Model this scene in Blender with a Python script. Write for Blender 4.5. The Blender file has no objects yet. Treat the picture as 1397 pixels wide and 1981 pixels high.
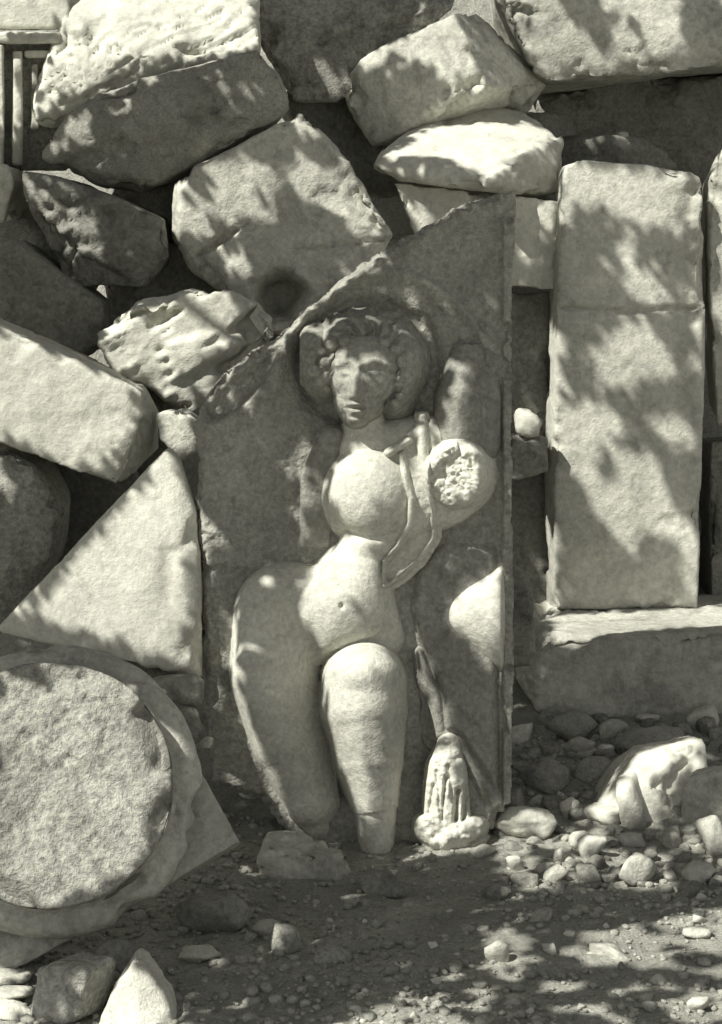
import bpy, bmesh, math, random
import numpy as np
from mathutils import Vector, Matrix

random.seed(7)
RNG = np.random.RandomState(11)
SC = bpy.context.scene
COL = SC.collection

# ------------------------------------------------------------------ camera
W, H = 1397.0, 1981.0
CAM = np.array([0.0, -4.0, 1.2])
PITCH = math.atan2(0.55, 4.0)
K = 1.981 / math.hypot(4.0, 0.55)          # image height at unit distance
cd = bpy.data.cameras.new('camera'); cam = bpy.data.objects.new('camera', cd); COL.objects.link(cam)
cd.sensor_fit = 'VERTICAL'; cd.sensor_height = 24.0; cd.sensor_width = 24.0 * W / H
cd.lens = 24.0 / K; cd.clip_end = 2000.0; cd.clip_start = 0.05
cam.location = CAM; cam.rotation_euler = (math.pi / 2 - PITCH, 0, 0)
SC.camera = cam

# ------------------------------------------------------------------ light
SUN_AZ, SUN_EL = math.radians(51), math.radians(49)   # azimuth measured from the camera side towards the left
SUN = np.array([-math.sin(SUN_AZ) * math.cos(SUN_EL), -math.cos(SUN_AZ) * math.cos(SUN_EL), math.sin(SUN_EL)])
ld = bpy.data.lights.new('sun', 'SUN'); ld.energy = 5.0; ld.angle = math.radians(0.53); ld.color = (1.0, 0.98, 0.90)
sun = bpy.data.objects.new('sun', ld); COL.objects.link(sun)
sun.rotation_euler = Vector(SUN).to_track_quat('Z', 'Y').to_euler(); sun.location = (-5, -4, 7)
world = bpy.data.worlds.new('World'); SC.world = world; world.use_nodes = True
wn = world.node_tree; wn.nodes.clear()
sky = wn.nodes.new('ShaderNodeTexSky'); sky.sky_type = 'NISHITA'; sky.sun_disc = False
sky.sun_elevation = SUN_EL; sky.sun_rotation = math.atan2(SUN[0], SUN[1])
bw = wn.nodes.new('ShaderNodeRGBToBW')                # the photograph is a toned black and white print
tint = wn.nodes.new('ShaderNodeMix'); tint.data_type = 'RGBA'; tint.blend_type = 'MULTIPLY'; tint.inputs[0].default_value = 1
tint.inputs[7].default_value = (1.0, 1.0, 1.0, 1)
bg = wn.nodes.new('ShaderNodeBackground'); bg.inputs[1].default_value = 0.098
wo = wn.nodes.new('ShaderNodeOutputWorld')
wn.links.new(sky.outputs[0], bw.inputs[0]); wn.links.new(bw.outputs[0], tint.inputs[6])
wn.links.new(tint.outputs[2], bg.inputs[0]); wn.links.new(bg.outputs[0], wo.inputs[0])
SC.view_settings.view_transform = 'Standard'; SC.view_settings.look = 'None'
SC.view_settings.exposure = 0.52; SC.view_settings.gamma = 1.0
SC.cycles.use_denoising = True
SC.cycles.max_bounces = 6; SC.cycles.diffuse_bounces = 4

# ------------------------------------------------------------------ helpers
_cp, _sp = math.cos(PITCH), math.sin(PITCH)
def ray(px, py):
    px = np.asarray(px, float); py = np.asarray(py, float)
    u = (px - W / 2) / H * K; v = (H / 2 - py) / H * K
    return np.stack([u, _cp + v * _sp, -_sp + v * _cp], -1)
def P(px, py, Y):
    """the point at world depth Y that the photograph shows at this pixel"""
    d = ray(px, py); t = (np.asarray(Y, float) - CAM[1]) / d[..., 1]
    return CAM + d * t[..., None]
def to_px(p):
    q = np.asarray(p, float) - CAM
    f = q[..., 1] * _cp - q[..., 2] * _sp; up = q[..., 1] * _sp + q[..., 2] * _cp
    return W / 2 + q[..., 0] / f / K * H, H / 2 - up / f / K * H

def _h(ix, iy, iz, s):
    n = (ix.astype(np.uint32) * np.uint32(374761393)) ^ (iy.astype(np.uint32) * np.uint32(668265263)) ^ (iz.astype(np.uint32) * np.uint32(2147483647)) ^ np.uint32(s * 7919 + 13)
    n = (n ^ (n >> np.uint32(13))) * np.uint32(1274126177)
    n = (n ^ (n >> np.uint32(16))) * np.uint32(2246822519)
    n = n ^ (n >> np.uint32(15))
    return n.astype(np.float64) / 4294967295.0 * 2 - 1
def vnoise(p, s=0):
    p = np.asarray(p, float); i = np.floor(p).astype(np.int64); f = p - i; f = f * f * f * (f * (f * 6 - 15) + 10)
    r = 0
    for dx in (0, 1):
        for dy in (0, 1):
            for dz in (0, 1):
                w = (f[..., 0] if dx else 1 - f[..., 0]) * (f[..., 1] if dy else 1 - f[..., 1]) * (f[..., 2] if dz else 1 - f[..., 2])
                r = r + w * _h(i[..., 0] + dx, i[..., 1] + dy, i[..., 2] + dz, s)
    return r
def fbm(p, o=4, s=0, g=0.5):
    a, r, t = 1.0, 0, 0
    p = np.asarray(p, float)
    for k in range(o):
        r = r + a * vnoise(p, s + k); t += a; a *= g; p = p * 2.03 + 17.3
    return r / t
def sstep(a, b, x):
    t = np.clip((x - a) / (b - a), 0, 1); return t * t * (3 - 2 * t)

def tag(o, label=None, cat=None, group=None, kind=None):
    if label: o['label'] = label
    if cat: o['category'] = cat
    if group: o['group'] = group
    if kind or cat: o['kind'] = kind or 'thing'
    return o
def link(name, me, mat, parent=None, loc=None, smooth=True):
    o = bpy.data.objects.new(name, me); COL.objects.link(o)
    if mat: me.materials.clear(); me.materials.append(mat)
    if smooth: me.shade_smooth()
    if loc is not None: o.location = loc
    if parent: o.parent = parent
    return o
def empty(name, loc):
    o = bpy.data.objects.new(name, None); COL.objects.link(o); o.location = loc; o.empty_display_size = 0.1
    return o
def mesh_from(v, f, name='m'):
    me = bpy.data.meshes.new(name); me.from_pydata([tuple(x) for x in v], [], [tuple(int(i) for i in x) for x in f]); me.update(); return me
def fast_mesh(v, quads, name='m'):
    me = bpy.data.meshes.new(name); v = np.asarray(v, np.float32); q = np.asarray(quads, np.int32); n = q.shape[1]
    me.vertices.add(len(v)); me.vertices.foreach_set('co', v.ravel())
    me.loops.add(q.size); me.loops.foreach_set('vertex_index', q.ravel())
    me.polygons.add(len(q)); me.polygons.foreach_set('loop_start', np.arange(0, q.size, n, dtype=np.int32))
    try: me.polygons.foreach_set('loop_total', np.full(len(q), n, np.int32))
    except Exception: pass
    me.update(calc_edges=True); me.validate(); return me
def get_v(me):
    a = np.empty(len(me.vertices) * 3, np.float32); me.vertices.foreach_get('co', a); return a.reshape(-1, 3).astype(float)
def get_n(me):
    a = np.empty(len(me.vertices) * 3, np.float32); me.vertex_normals.foreach_get('vector', a); return a.reshape(-1, 3).astype(float)
def set_v(me, v):
    me.vertices.foreach_set('co', np.asarray(v, np.float32).ravel()); me.update()
def hull_mesh(pts):
    bm = bmesh.new()
    for p in pts: bm.verts.new(tuple(p))
    r = bmesh.ops.convex_hull(bm, input=bm.verts)
    dead = [g for g in r['geom_interior'] if isinstance(g, bmesh.types.BMVert)] + [g for g in r['geom_unused'] if isinstance(g, bmesh.types.BMVert)]
    bmesh.ops.delete(bm, geom=list(set(dead)), context='VERTS')
    bmesh.ops.recalc_face_normals(bm, faces=bm.faces)
    me = bpy.data.meshes.new('hull'); bm.to_mesh(me); bm.free(); return me
def refine(me, voxel=0.009, smooth=4):
    o = bpy.data.objects.new('tmp', me); COL.objects.link(o)
    m = o.modifiers.new('r', 'REMESH'); m.mode = 'VOXEL'; m.voxel_size = voxel; m.adaptivity = 0
    if smooth: s = o.modifiers.new('s', 'SMOOTH'); s.factor = 0.5; s.iterations = smooth
    dg = bpy.context.evaluated_depsgraph_get(); dg.update()
    out = bpy.data.meshes.new_from_object(o.evaluated_get(dg))
    bpy.data.objects.remove(o); return out
def join(meshes):
    bm = bmesh.new()
    for m in meshes: bm.from_mesh(m)
    me = bpy.data.meshes.new('j'); bm.to_mesh(me); bm.free(); return me

# ------------------------------------------------------------------ materials (light and dark marble, soil, leaves)
def stone_mat(name, light, dark, grime=0.5, scale=1.0, bump=0.5, speck=0.5, streak=0.0, tint=(1.0, 0.995, 0.86)):
    m = bpy.data.materials.new(name); m.use_nodes = True; nt = m.node_tree; N = nt.nodes; L = nt.links
    bsdf = N['Principled BSDF']; bsdf.inputs['Roughness'].default_value = 0.85
    if 'Specular IOR Level' in bsdf.inputs: bsdf.inputs['Specular IOR Level'].default_value = 0.25
    tc = N.new('ShaderNodeTexCoord'); oi = N.new('ShaderNodeObjectInfo')
    off = N.new('ShaderNodeVectorMath'); off.operation = 'SCALE'; off.inputs[0].default_value = (7.1, 3.7, 5.3)
    L.new(oi.outputs['Random'], off.inputs['Scale'])
    add = N.new('ShaderNodeVectorMath'); L.new(tc.outputs['Object'], add.inputs[0]); L.new(off.outputs[0], add.inputs[1])
    def noise(s, d=5, r=0.6, dist=0.0):
        n = N.new('ShaderNodeTexNoise'); n.inputs['Scale'].default_value = s * scale; n.inputs['Detail'].default_value = d
        n.inputs['Roughness'].default_value = r; n.inputs['Distortion'].default_value = dist
        L.new(add.outputs[0], n.inputs['Vector']); return n.outputs['Fac']
    def ramp(fac, a, b, ca, cb):
        r = N.new('ShaderNodeValToRGB'); e = r.color_ramp.elements
        e[0].position = a; e[0].color = ca; e[1].position = b; e[1].color = cb
        L.new(fac, r.inputs[0]); return r.outputs[0]
    def mix(f, a, b, mode='MIX'):
        x = N.new('ShaderNodeMix'); x.data_type = 'RGBA'; x.blend_type = mode
        if isinstance(f, float): x.inputs[0].default_value = f
        else: L.new(f, x.inputs[0])
        for k, s in ((6, a), (7, b)):
            if isinstance(s, tuple): x.inputs[k].default_value = s
            else: L.new(s, x.inputs[k])
        return x.outputs[2]
    def c(v): return (v * tint[0], v * tint[1], v * tint[2], 1)
    n1 = noise(3.2, 6, 0.62, 0.4); n2 = noise(13.0, 6, 0.7, 0.6); n3 = noise(70.0, 4, 0.7); n4 = noise(190.0, 3, 0.7)
    base = ramp(n1, 0.32, 0.68, c(dark + (light - dark) * 0.45), c(light))
    gr = ramp(n2, 0.50, 0.66, (0, 0, 0, 1), (grime, grime, grime, 1))
    base = mix(gr, base, c(dark))
    sp = ramp(n3, 0.40, 0.62, (1 - 0.55 * speck, 1 - 0.55 * speck, 1 - 0.5 * speck, 1), (1.06, 1.06, 1.06, 1))
    base = mix(1.0, base, sp, 'MULTIPLY')
    n6 = noise(28.0, 5, 0.75, 0.3)
    base = mix(1.0, base, ramp(n6, 0.53, 0.68, (1, 1, 1, 1), (1 - 0.75 * speck,) * 3 + (1,)), 'MULTIPLY')
    n7 = noise(1.3, 3, 0.5, 0.8)
    base = mix(1.0, base, ramp(n7, 0.35, 0.6, (0.8, 0.8, 0.8, 1), (1.05, 1.05, 1.05, 1)), 'MULTIPLY')
    if streak:
        mp = N.new('ShaderNodeMapping'); mp.inputs['Scale'].default_value = (14, 14, 1.2); L.new(add.outputs[0], mp.inputs[0])
        n5 = N.new('ShaderNodeTexNoise'); n5.inputs['Scale'].default_value = 1.0; n5.inputs['Detail'].default_value = 6
        L.new(mp.outputs[0], n5.inputs['Vector'])
        base = mix(1.0, base, ramp(n5.outputs['Fac'], 0.36, 0.6, (1 - streak,) * 3 + (1,), (1.03,) * 3 + (1,)), 'MULTIPLY')
    L.new(base, bsdf.inputs['Base Color'])
    b1 = N.new('ShaderNodeBump'); b1.inputs['Strength'].default_value = bump; b1.inputs['Distance'].default_value = 0.008
    hs = N.new('ShaderNodeMath'); hs.operation = 'ADD'; L.new(n3, hs.inputs[0]); L.new(n6, hs.inputs[1]); L.new(hs.outputs[0], b1.inputs['Height'])
    b2 = N.new('ShaderNodeBump'); b2.inputs['Strength'].default_value = bump * 0.7; b2.inputs['Distance'].default_value = 0.0025
    L.new(n4, b2.inputs['Height']); L.new(b1.outputs[0], b2.inputs['Normal']); L.new(b2.outputs[0], bsdf.inputs['Normal'])
    return m
M = {
 'marble': stone_mat('weathered_marble', 0.64, 0.24, 0.6, 1.0, 0.45, 0.35),
 'clean': stone_mat('pale_marble', 0.70, 0.42, 0.35, 1.0, 0.35, 0.22, 0.1),
 'rough': stone_mat('rough_marble', 0.56, 0.20, 0.6, 1.3, 0.9, 0.6),
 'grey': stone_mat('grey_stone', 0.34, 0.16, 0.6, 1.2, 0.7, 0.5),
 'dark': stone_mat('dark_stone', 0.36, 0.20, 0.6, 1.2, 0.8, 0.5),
 'slab': stone_mat('relief_ground_marble', 0.50, 0.28, 0.55, 1.5, 0.8, 0.42),
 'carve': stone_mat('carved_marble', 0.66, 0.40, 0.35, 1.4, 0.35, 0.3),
 'carve2': stone_mat('carved_marble_darker', 0.40, 0.22, 0.5, 1.4, 0.5, 0.45),  # darker tone than the other carved marble
 'stele': stone_mat('stele_marble', 0.62, 0.33, 0.4, 0.9, 0.4, 0.3, 0.15),
 'pebble': stone_mat('pebble_stone', 0.52, 0.24, 0.5, 2.5, 0.6, 0.4),
 'white': stone_mat('white_chip', 0.72, 0.42, 0.25, 2.5, 0.5, 0.25),
 'soil': stone_mat('dusty_soil', 0.62, 0.38, 0.5, 2.6, 1.2, 0.45),
 'gravel': stone_mat('gravel_grit', 0.58, 0.32, 0.5, 4.0, 0.7, 0.4),
}

# ------------------------------------------------------------------ ground: soil that climbs into a bank behind the stones
def ground_z(x, y):
    x = np.asarray(x, float); y = np.asarray(y, float)
    z = 0.16 * np.clip(y - 0.02, 0, 0.7) + 0.3 * np.clip(y - 0.72, 0, 0.5)
    bank = 2.1 * sstep(1.35, 2.4, y) * (1 - sstep(5, 9, y)) * (1 - sstep(4, 8, np.abs(x)))
    z = z * (1 - sstep(5, 9, y) * 0.9) + bank
    p = np.stack([x, y, x * 0], -1)
    z = z + 0.018 * fbm(p * 2.3, 4, 3) * (1 - sstep(3, 9, np.abs(x) + np.abs(y))) + 0.008 * fbm(p * 14, 3, 9)
    z = z - 0.02 * np.clip(-y, 0, 1.5)
    return z
def build_ground():
    def axis(a, b, n, far):
        fine = np.linspace(a, b, n); out = np.geomspace(0.03, far, 34)
        return np.concatenate([(a - out)[::-1], fine, b + out])
    xs = axis(-1.3, 1.3, 300, 300); ys = axis(-1.3, 1.6, 320, 300)
    X, Y = np.meshgrid(xs, ys); Z = ground_z(X, Y)
    p = np.stack([X * 1, Y * 1, Z * 0], -1)
    near = (np.abs(X) < 1.5) & (Y > -1.5) & (Y < 2.2)
    Z = Z + near * 0.007 * np.abs(fbm(p * 38, 3, 21))
    v = np.stack([X, Y, Z], -1).reshape(-1, 3); nx, ny = len(xs), len(ys)
    i = np.arange(ny - 1)[:, None] * nx + np.arange(nx - 1)[None]
    q = np.stack([i, i + 1, i + nx + 1, i + nx], -1).reshape(-1, 4)
    o = link('ground', fast_mesh(v, q), M['soil']); tag(o, kind='structure'); return o
build_ground()
def on_ground(px, py):
    d = ray(px, py); t = np.linspace(2.4, 6.5, 1600); q = CAM + t[:, None] * d
    k = np.argmax(q[:, 2] < ground_z(q[:, 0], q[:, 1])); return q[k]

# ------------------------------------------------------------------ rocks and blocks
def rock(name, label, cat, pts, Y, T, mat='marble', voxel=0.008, smooth=1, amp=0.012, fine=0.006, chip=0.022, back=0.88,
         front=(), extra=None, group=None, hulls=None, tilt=0.0, seed=None):
    """pts: outline (px, py[, depth offset]) of the front; hulled with a back set T metres behind"""
    seed = seed if seed is not None else sum(map(ord, label)) % 977
    ms = []
    for (pp, YY, TT) in (hulls or [(pts, Y, T)]):
        a = []
        for q in pp:
            dy = q[2] if len(q) > 2 else 0.0
            a.append(P(q[0], q[1], YY + dy))
        a = np.array(a); c = a.mean(0)
        b = c + (a - c) * back; b[:, 1] = a[:, 1].min() + TT
        f = np.array([P(q[0], q[1], YY + q[2]) for q in front]) if len(front) and YY == Y else np.zeros((0, 3))
        ms.append(hull_mesh(np.concatenate([a, b, f])))
    pl = [(np.array(q.normal), np.array(q.center)) for m in ms for q in m.polygons]
    me = refine(ms[0] if len(ms) == 1 else join(ms), voxel, smooth)
    v = get_v(me); n = get_n(me)
    NN = np.array([q[0] for q in pl]); D = np.abs(v @ NN.T - np.array([q[0] @ q[1] for q in pl])[None])
    j = D.argmin(1); D = D + 9.0 * (NN @ NN.T > 0.93)[j]; edge = np.exp(-(D.min(1) / 0.022) ** 2)         # 1 along arrises, 0 on open faces
    ch = fbm(v * 9 + seed * 0.37, 4, seed + 9, 0.6); ch2 = fbm(v * 3.1 + seed, 2, seed + 14)
    # broken stone: flat facets knocked off (cellular), soft swells, grain
    cell = np.abs(vnoise(v * 13 + seed, seed + 3)) + 0.5 * np.abs(vnoise(v * 27 + seed, seed + 4))
    d = amp * fbm(v * 4.0 + seed, 3, seed) + fine * (0.55 * fbm(v * 30 + seed, 3, seed + 5, 0.7) - 0.8 * sstep(0.12, 0.0, cell) * sstep(0, .3, ch2))
    d = d - chip * edge * (0.06 + 1.35 * sstep(0.0, 0.4, ch)) - 0.25 * chip * sstep(0.3, 0.42, ch)
    v = v + n * d[:, None]
    if extra is not None: v = extra(v, n)
    base = np.array([v[:, 0].mean(), v[:, 1].mean(), v[:, 2].min()])
    set_v(me, v - base)
    o = link(name, me, M[mat], loc=base)
    return tag(o, label, cat, group)

_ico = {}
def ico(sub):
    if sub not in _ico:
        bm = bmesh.new(); bmesh.ops.create_icosphere(bm, subdivisions=sub, radius=1.0)
        bm.verts.ensure_lookup_table()
        _ico[sub] = (np.array([v.co[:] for v in bm.verts]), np.array([[v.index for v in f.verts] for f in bm.faces])); bm.free()
    return _ico[sub]
def stone_shape(size, sub=3, seed=0, planes=11, sharp=24.0, rough=0.06):
    r = np.random.RandomState(seed); d, f = ico(sub)
    n = r.normal(size=(planes, 3)); n /= np.linalg.norm(n, axis=1)[:, None]
    n = np.concatenate([n, -n[:4], [[0, 0, 1], [0, 0, -1]]]); k = r.uniform(0.62, 1.0, len(n))
    rr = k[None] / np.maximum(d @ n.T, 0.05)
    rad = -np.log(np.exp(-sharp * np.minimum(rr, 4)).sum(1)) / sharp
    rad = rad * (1 + rough * fbm(d * 2.5 + seed, 4, seed % 50) * 2)
    v = d * rad[:, None]; v /= np.abs(v).max(0)
    return v * np.array(size) / 2, f
def stone(px, py, w, h, name='stone', label=None, cat='stone', mat='pebble', seed=0, rot=0.0, group=None, Y=None, depth=0.8, sub=3, sink=0.15, planes=9, sharp=42.0, roll=0.0):
    """a loose stone whose lower middle shows at (px, py + h/2); w, h in pixels"""
    if Y is None: base = on_ground(px, py + h / 2)
    else: base = P(px, py + h / 2, Y)
    s = np.linalg.norm(base - CAM) * K / H
    v, f = stone_shape((w * s, w * s * depth, h * s), sub, seed, planes, sharp)
    cr, sr = math.cos(roll), math.sin(roll); v = np.stack([v[:, 0] * cr - v[:, 2] * sr, v[:, 1], v[:, 0] * sr + v[:, 2] * cr], -1)
    c, q = math.cos(rot), math.sin(rot); v = np.stack([v[:, 0] * c - v[:, 1] * q, v[:, 0] * q + v[:, 1] * c, v[:, 2]], -1)
    v[:, 2] += h * s * (0.5 - sink * 0)
    base = base.copy(); base[1] += w * s * depth * 0.35 if Y is None else 0
    base[2] -= 0.0 if Y is not None else h * s * sink
    o = link(name, mesh_from(v, f), M[mat], loc=base, smooth=True)
    return tag(o, label, cat, group)
# --- the stele and blocks on the right
def stele_extra(v, n):
    px, py = to_px(v); g = np.exp(-((py - 600 - 3 * np.sin(px / 37)) / 4.0) ** 2) * (n[:, 1] < -0.6)
    v = v + np.stack([g * 0, g * 0.016, g * 0], -1); return v
rock('stele', 'tall upright pale marble slab with rounded top corner, dappled with leaf shade', 'slab',
     [(1085, 345), (1096, 318), (1130, 307), (1250, 318), (1335, 330), (1358, 345), (1366, 480, .005), (1364, 720, .0), (1352, 1180, -.02), (1078, 1180, -.02), (1072, 900, -.015), (1078, 620, 0), (1082, 480, .0)],
     0.95, 0.16, 'stele', amp=0.004, fine=0.004, chip=0.014, smooth=2, back=1.0, extra=stele_extra,
     front=[(1055, 1178, .12), (1052, 900, .12), (1062, 640, .11), (1072, 420, .1)])
rock('stele', 'marble slab cut off by the right picture edge beside the dappled stele', 'slab',
     [(1372, 345), (1400, 285), (1450, 240), (1600, 240), (1600, 830), (1388, 830), (1372, 600)], 1.0, 0.2, 'stele', amp=0.005)
rock('stone_block', 'low grey block under the cut off slab at the right edge, in shadow', 'block',
     [(1372, 850), (1600, 850), (1600, 1190), (1376, 1190)], 1.12, 0.3, 'dark')
def lintel_extra(v, n):
    px, py = to_px(v); g = np.exp(-((py - 1232 - 0.035 * (1400 - px)) / 6.0) ** 2) * sstep(-0.2, -0.7, n[:, 1])
    return v + np.stack([g * 0, g * 0.006, g * 0], -1)
rock('stone_block', 'long low grey block with sunlit top that carries the tall stele', 'block',
     [(1030, 1262), (1062, 1232), (1110, 1236), (1240, 1232), (1560, 1222), (1560, 1420), (1250, 1400), (1045, 1385), (1004, 1320)],
     0.62, 0.52, 'marble', amp=0.008, chip=0.02, smooth=2, back=1.0, extra=lintel_extra)
rock('stone_slab', 'pale slab behind the top edge of the relief, lit as a white wedge', 'slab',
     [(762, 352), (900, 366), (1088, 388), (1088, 560), (1040, 560), (830, 540)], 1.00, 0.12, 'clean', amp=0.006)
stone(1016, 815, 62, 62, 'stone', 'small round pale stone added for a sun spot between the relief and the stele', 'stone', 'clean', 5, Y=0.9)  # stone added in place of a round spot of sun on the block
rock('stone_block', 'grey block under the small round stone between relief and stele', 'block',
     [(985, 842), (1062, 842), (1062, 915), (990, 930)], 0.88, 0.2, 'grey')
rock('stone_block', 'dark stone standing in the narrow gap beside the relief', 'block',
     [(930, 560), (1066, 560), (1066, 1300), (930, 1300)], 1.08, 0.2, 'dark')
rock('boulder', 'rounded grey boulder half hidden behind the right rim of the relief', 'boulder',
     [(960, 1100), (1000, 1092), (1028, 1120), (1035, 1200), (1040, 1290), (960, 1300)], 0.3, 0.16, 'grey', smooth=12)
# --- the upper right
def pit_extra(v, n):
    return v - n * (0.02 * sstep(0.1, 0.45, fbm(v * 7, 3, 77)))[:, None]
rock('boulder', 'large dappled pale rock overhanging the dark hollow, top right', 'rock',
     [(960, 0), (985, 50), (1030, 140), (1060, 160), (1200, 152), (1400, 128), (1600, 115), (1600, -150, .1), (1200, -190, .2), (940, -150, .1)],
     1.28, 0.7, 'marble', amp=0.02, smooth=3)
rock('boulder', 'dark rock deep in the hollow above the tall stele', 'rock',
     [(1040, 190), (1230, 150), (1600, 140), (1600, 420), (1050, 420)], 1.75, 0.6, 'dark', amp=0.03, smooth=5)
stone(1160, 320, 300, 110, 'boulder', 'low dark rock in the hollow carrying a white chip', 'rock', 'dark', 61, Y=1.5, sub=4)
stone(1205, 274, 34, 36, 'stone_chip', 'tiny white chip shining in the dark hollow above the stele', 'stone chip', 'white', 9, Y=1.4)
rock('stone_block', 'angular block with sunlit left face and dark right side, top centre', 'block',
     [(655, 165, .05), (700, 112, .03), (790, 65, .02), (880, 20, 0), (905, 75, -.02), (947, 168, -.04), (880, 180, -.04), (770, 262, .0), (720, 285, .05), (680, 225, .05), (655, 185, .05)],
     1.15, 0.42, 'marble', amp=0.010, back=0.9, front=[(930, 22, .22), (1000, 110, .22), (1066, 165, .22), (1020, 230, .25)], smooth=2)
rock('stone_block', 'wedge shaped pale stone with lit flat top and broken dark front', 'block',
     [(718, 322, .02), (745, 300, .03), (770, 352, .02), (862, 362, -.03), (942, 366, -.05), (955, 350, -.06), (1010, 300, .02), (1012, 378, .03), (1088, 372, .1)],
     0.96, 0.30, 'clean', amp=0.008, back=0.97, smooth=2, chip=0.012,
     front=[(735, 292, .10), (830, 225, .27), (915, 193, .33), (1005, 213, .33), (1093, 262, .2), (1000, 300, .02)])
# --- the upper left
rock('boulder', 'broad dark topped rock at the upper edge left of the angular block', 'rock',
     [(495, -60, .1), (900, -60, .1), (880, 12), (790, 62), (700, 108), (655, 160), (655, 198), (570, 198), (556, 150), (498, 80)],
     1.22, 0.5, 'rough', amp=0.016, smooth=4)
def chisel(v, n):
    q = v @ np.array([0.55, 0.1, -0.83]); w = fbm(v * 6, 3, 41) * 0.05
    st = v @ np.array([0.8, 0.3, 0.52])
    g = np.abs(vnoise(np.stack([(q + w) * 46, st * 7, v[:, 1] * 0], -1), 3))
    return v - n * (0.011 * sstep(0.25, 0.0, g) * sstep(-.3, .2, fbm(v * 3, 2, 8)))[:, None]
rock('boulder', 'big pale rock with coarse slanting tool marks, top left', 'rock',
     [(58, 240), (78, 190), (112, 60), (140, -60, .1), (505, -60, .1), (505, 95), (420, 128), (300, 152), (180, 185), (110, 238)],
     1.0, 0.45, 'clean', amp=0.022, voxel=0.008, smooth=3, extra=chisel, front=[(240, 110, -.03)])
rock('boulder', 'long dark rock lying aslant over the column drum, upper left', 'rock',
     [(75, 302), (128, 225), (182, 182), (300, 152), (410, 122), (498, 88), (542, 140), (566, 200), (545, 232), (440, 292), (345, 338), (262, 372), (195, 368), (100, 330)],
     0.84, 0.34, 'pebble', amp=0.018, smooth=4, front=[(330, 230, -.05), (200, 270, -.03)])
def drum_extra(v, n):
    px, py = to_px(v); fr = sstep(-0.3, -0.7, n[:, 1])
    hole = 0.12 * sstep(1.05, 0.35, np.hypot((px - 538) / 60, (py - 580) / 64) + 0.35 * fbm(v * 14, 3, 19))  # a round shadow, put into the shape as a dent
    nick = 0.03 * sstep(1.0, 0.5, np.hypot(((px - 420) * .85 - (py - 470) * -.5) / 30, ((px - 420) * .5 + (py - 470) * .85) / 9))
    cr = 0.016 * np.exp(-((py - 486 + 0.11 * (px - 560)) / 3.5) ** 2) * sstep(540, 580, px)
    d = (hole + nick + cr) * fr
    return v + np.stack([d * 0, d, d * 0], -1)
rock('column_drum', 'bulky column drum end with curved left rim and a dark socket hole', 'column drum',
     [(352, 338), (440, 292), (582, 214, .03), (604, 224, .03), (645, 272, .03), (682, 312, .03), (712, 372, .02), (765, 455, .02), (730, 540, .02), (640, 610), (540, 652), (492, 612), (450, 575), (378, 520), (350, 460), (344, 400)],
     0.76, 0.34, 'marble', voxel=0.008, amp=0.012, smooth=3, extra=drum_extra,
     front=[(334, 345, .05), (328, 400, .05), (333, 465, .05), (368, 525, .05)])
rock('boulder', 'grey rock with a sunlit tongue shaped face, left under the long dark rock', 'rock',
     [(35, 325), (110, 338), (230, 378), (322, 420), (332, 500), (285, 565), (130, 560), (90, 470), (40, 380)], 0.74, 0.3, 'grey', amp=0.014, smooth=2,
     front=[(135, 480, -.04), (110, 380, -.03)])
rock('boulder', 'pale rock cut by the left edge beside the tongue lit rock', 'rock',
     [(-60, 300), (15, 315), (30, 350), (8, 430), (-60, 450)], 0.8, 0.3, 'marble')
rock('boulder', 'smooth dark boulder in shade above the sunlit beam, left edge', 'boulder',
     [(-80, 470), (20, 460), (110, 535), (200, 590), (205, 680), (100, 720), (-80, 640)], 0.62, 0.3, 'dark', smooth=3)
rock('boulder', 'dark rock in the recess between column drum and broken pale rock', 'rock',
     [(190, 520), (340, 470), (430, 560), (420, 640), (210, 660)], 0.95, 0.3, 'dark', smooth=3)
rock('stone_beam', 'sunlit beam lying aslant from the left edge with dark broken end', 'beam',
     [(-160, 560), (0, 632), (150, 700), (272, 752), (282, 800, -.01), (262, 880, -.02), (228, 948, -.03), (120, 905, -.03), (0, 858, -.03), (-160, 790, -.03)],
     0.26, 0.30, 'clean', amp=0.006, chip=0.010, smooth=3, front=[(312, 800, .12), (308, 870, .1)])
def crag(v, n):
    g = fbm(np.stack([v[:, 0] * 5 + v[:, 2] * 4, v[:, 1] * 9, v[:, 2] * 16 - v[:, 0] * 9], -1), 3, 51)
    return v - n * (0.035 * sstep(0.08, 0.3, g) - 0.012 * sstep(-.1, -.4, g))[:, None]
rock('boulder', 'craggy broken pale rock with dark clefts left of the relief top', 'rock',
     [(188, 632), (260, 594), (360, 570), (430, 560), (500, 590), (545, 650), (480, 700), (405, 760), (372, 805), (305, 785), (270, 745), (208, 702)],
     0.46, 0.24, 'clean', voxel=0.006, amp=0.020, fine=0.008, smooth=2, extra=crag)
rock('stone', 'fist sized pale stone squeezed between beam end and relief', 'stone',
     [(300, 800), (350, 790), (385, 820), (388, 870), (350, 890), (310, 850)], 0.22, 0.12, 'marble', voxel=0.006)
rock('boulder', 'rough grey rock below the sunlit beam at the left edge', 'rock',
     [(-80, 850), (20, 872), (62, 900), (112, 985), (102, 1080), (62, 1185), (-10, 1230), (-80, 1230)], 0.20, 0.3, 'rough', amp=0.014, smooth=6)
rock('stone_slab', 'large smooth sunlit slab leaning in a wedge against the relief', 'slab',
     [(322, 868, .02), (345, 890, .02), (380, 992, .02), (388, 1100), (390, 1318, -.02), (370, 1305, -.05), (240, 1272, -.05), (-10, 1222, -.04), (20, 1195, -.04), (240, 962, .01)],
     0.02, 0.14, 'clean', amp=0.004, fine=0.003, chip=0.008, back=1.0, smooth=1)
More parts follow.
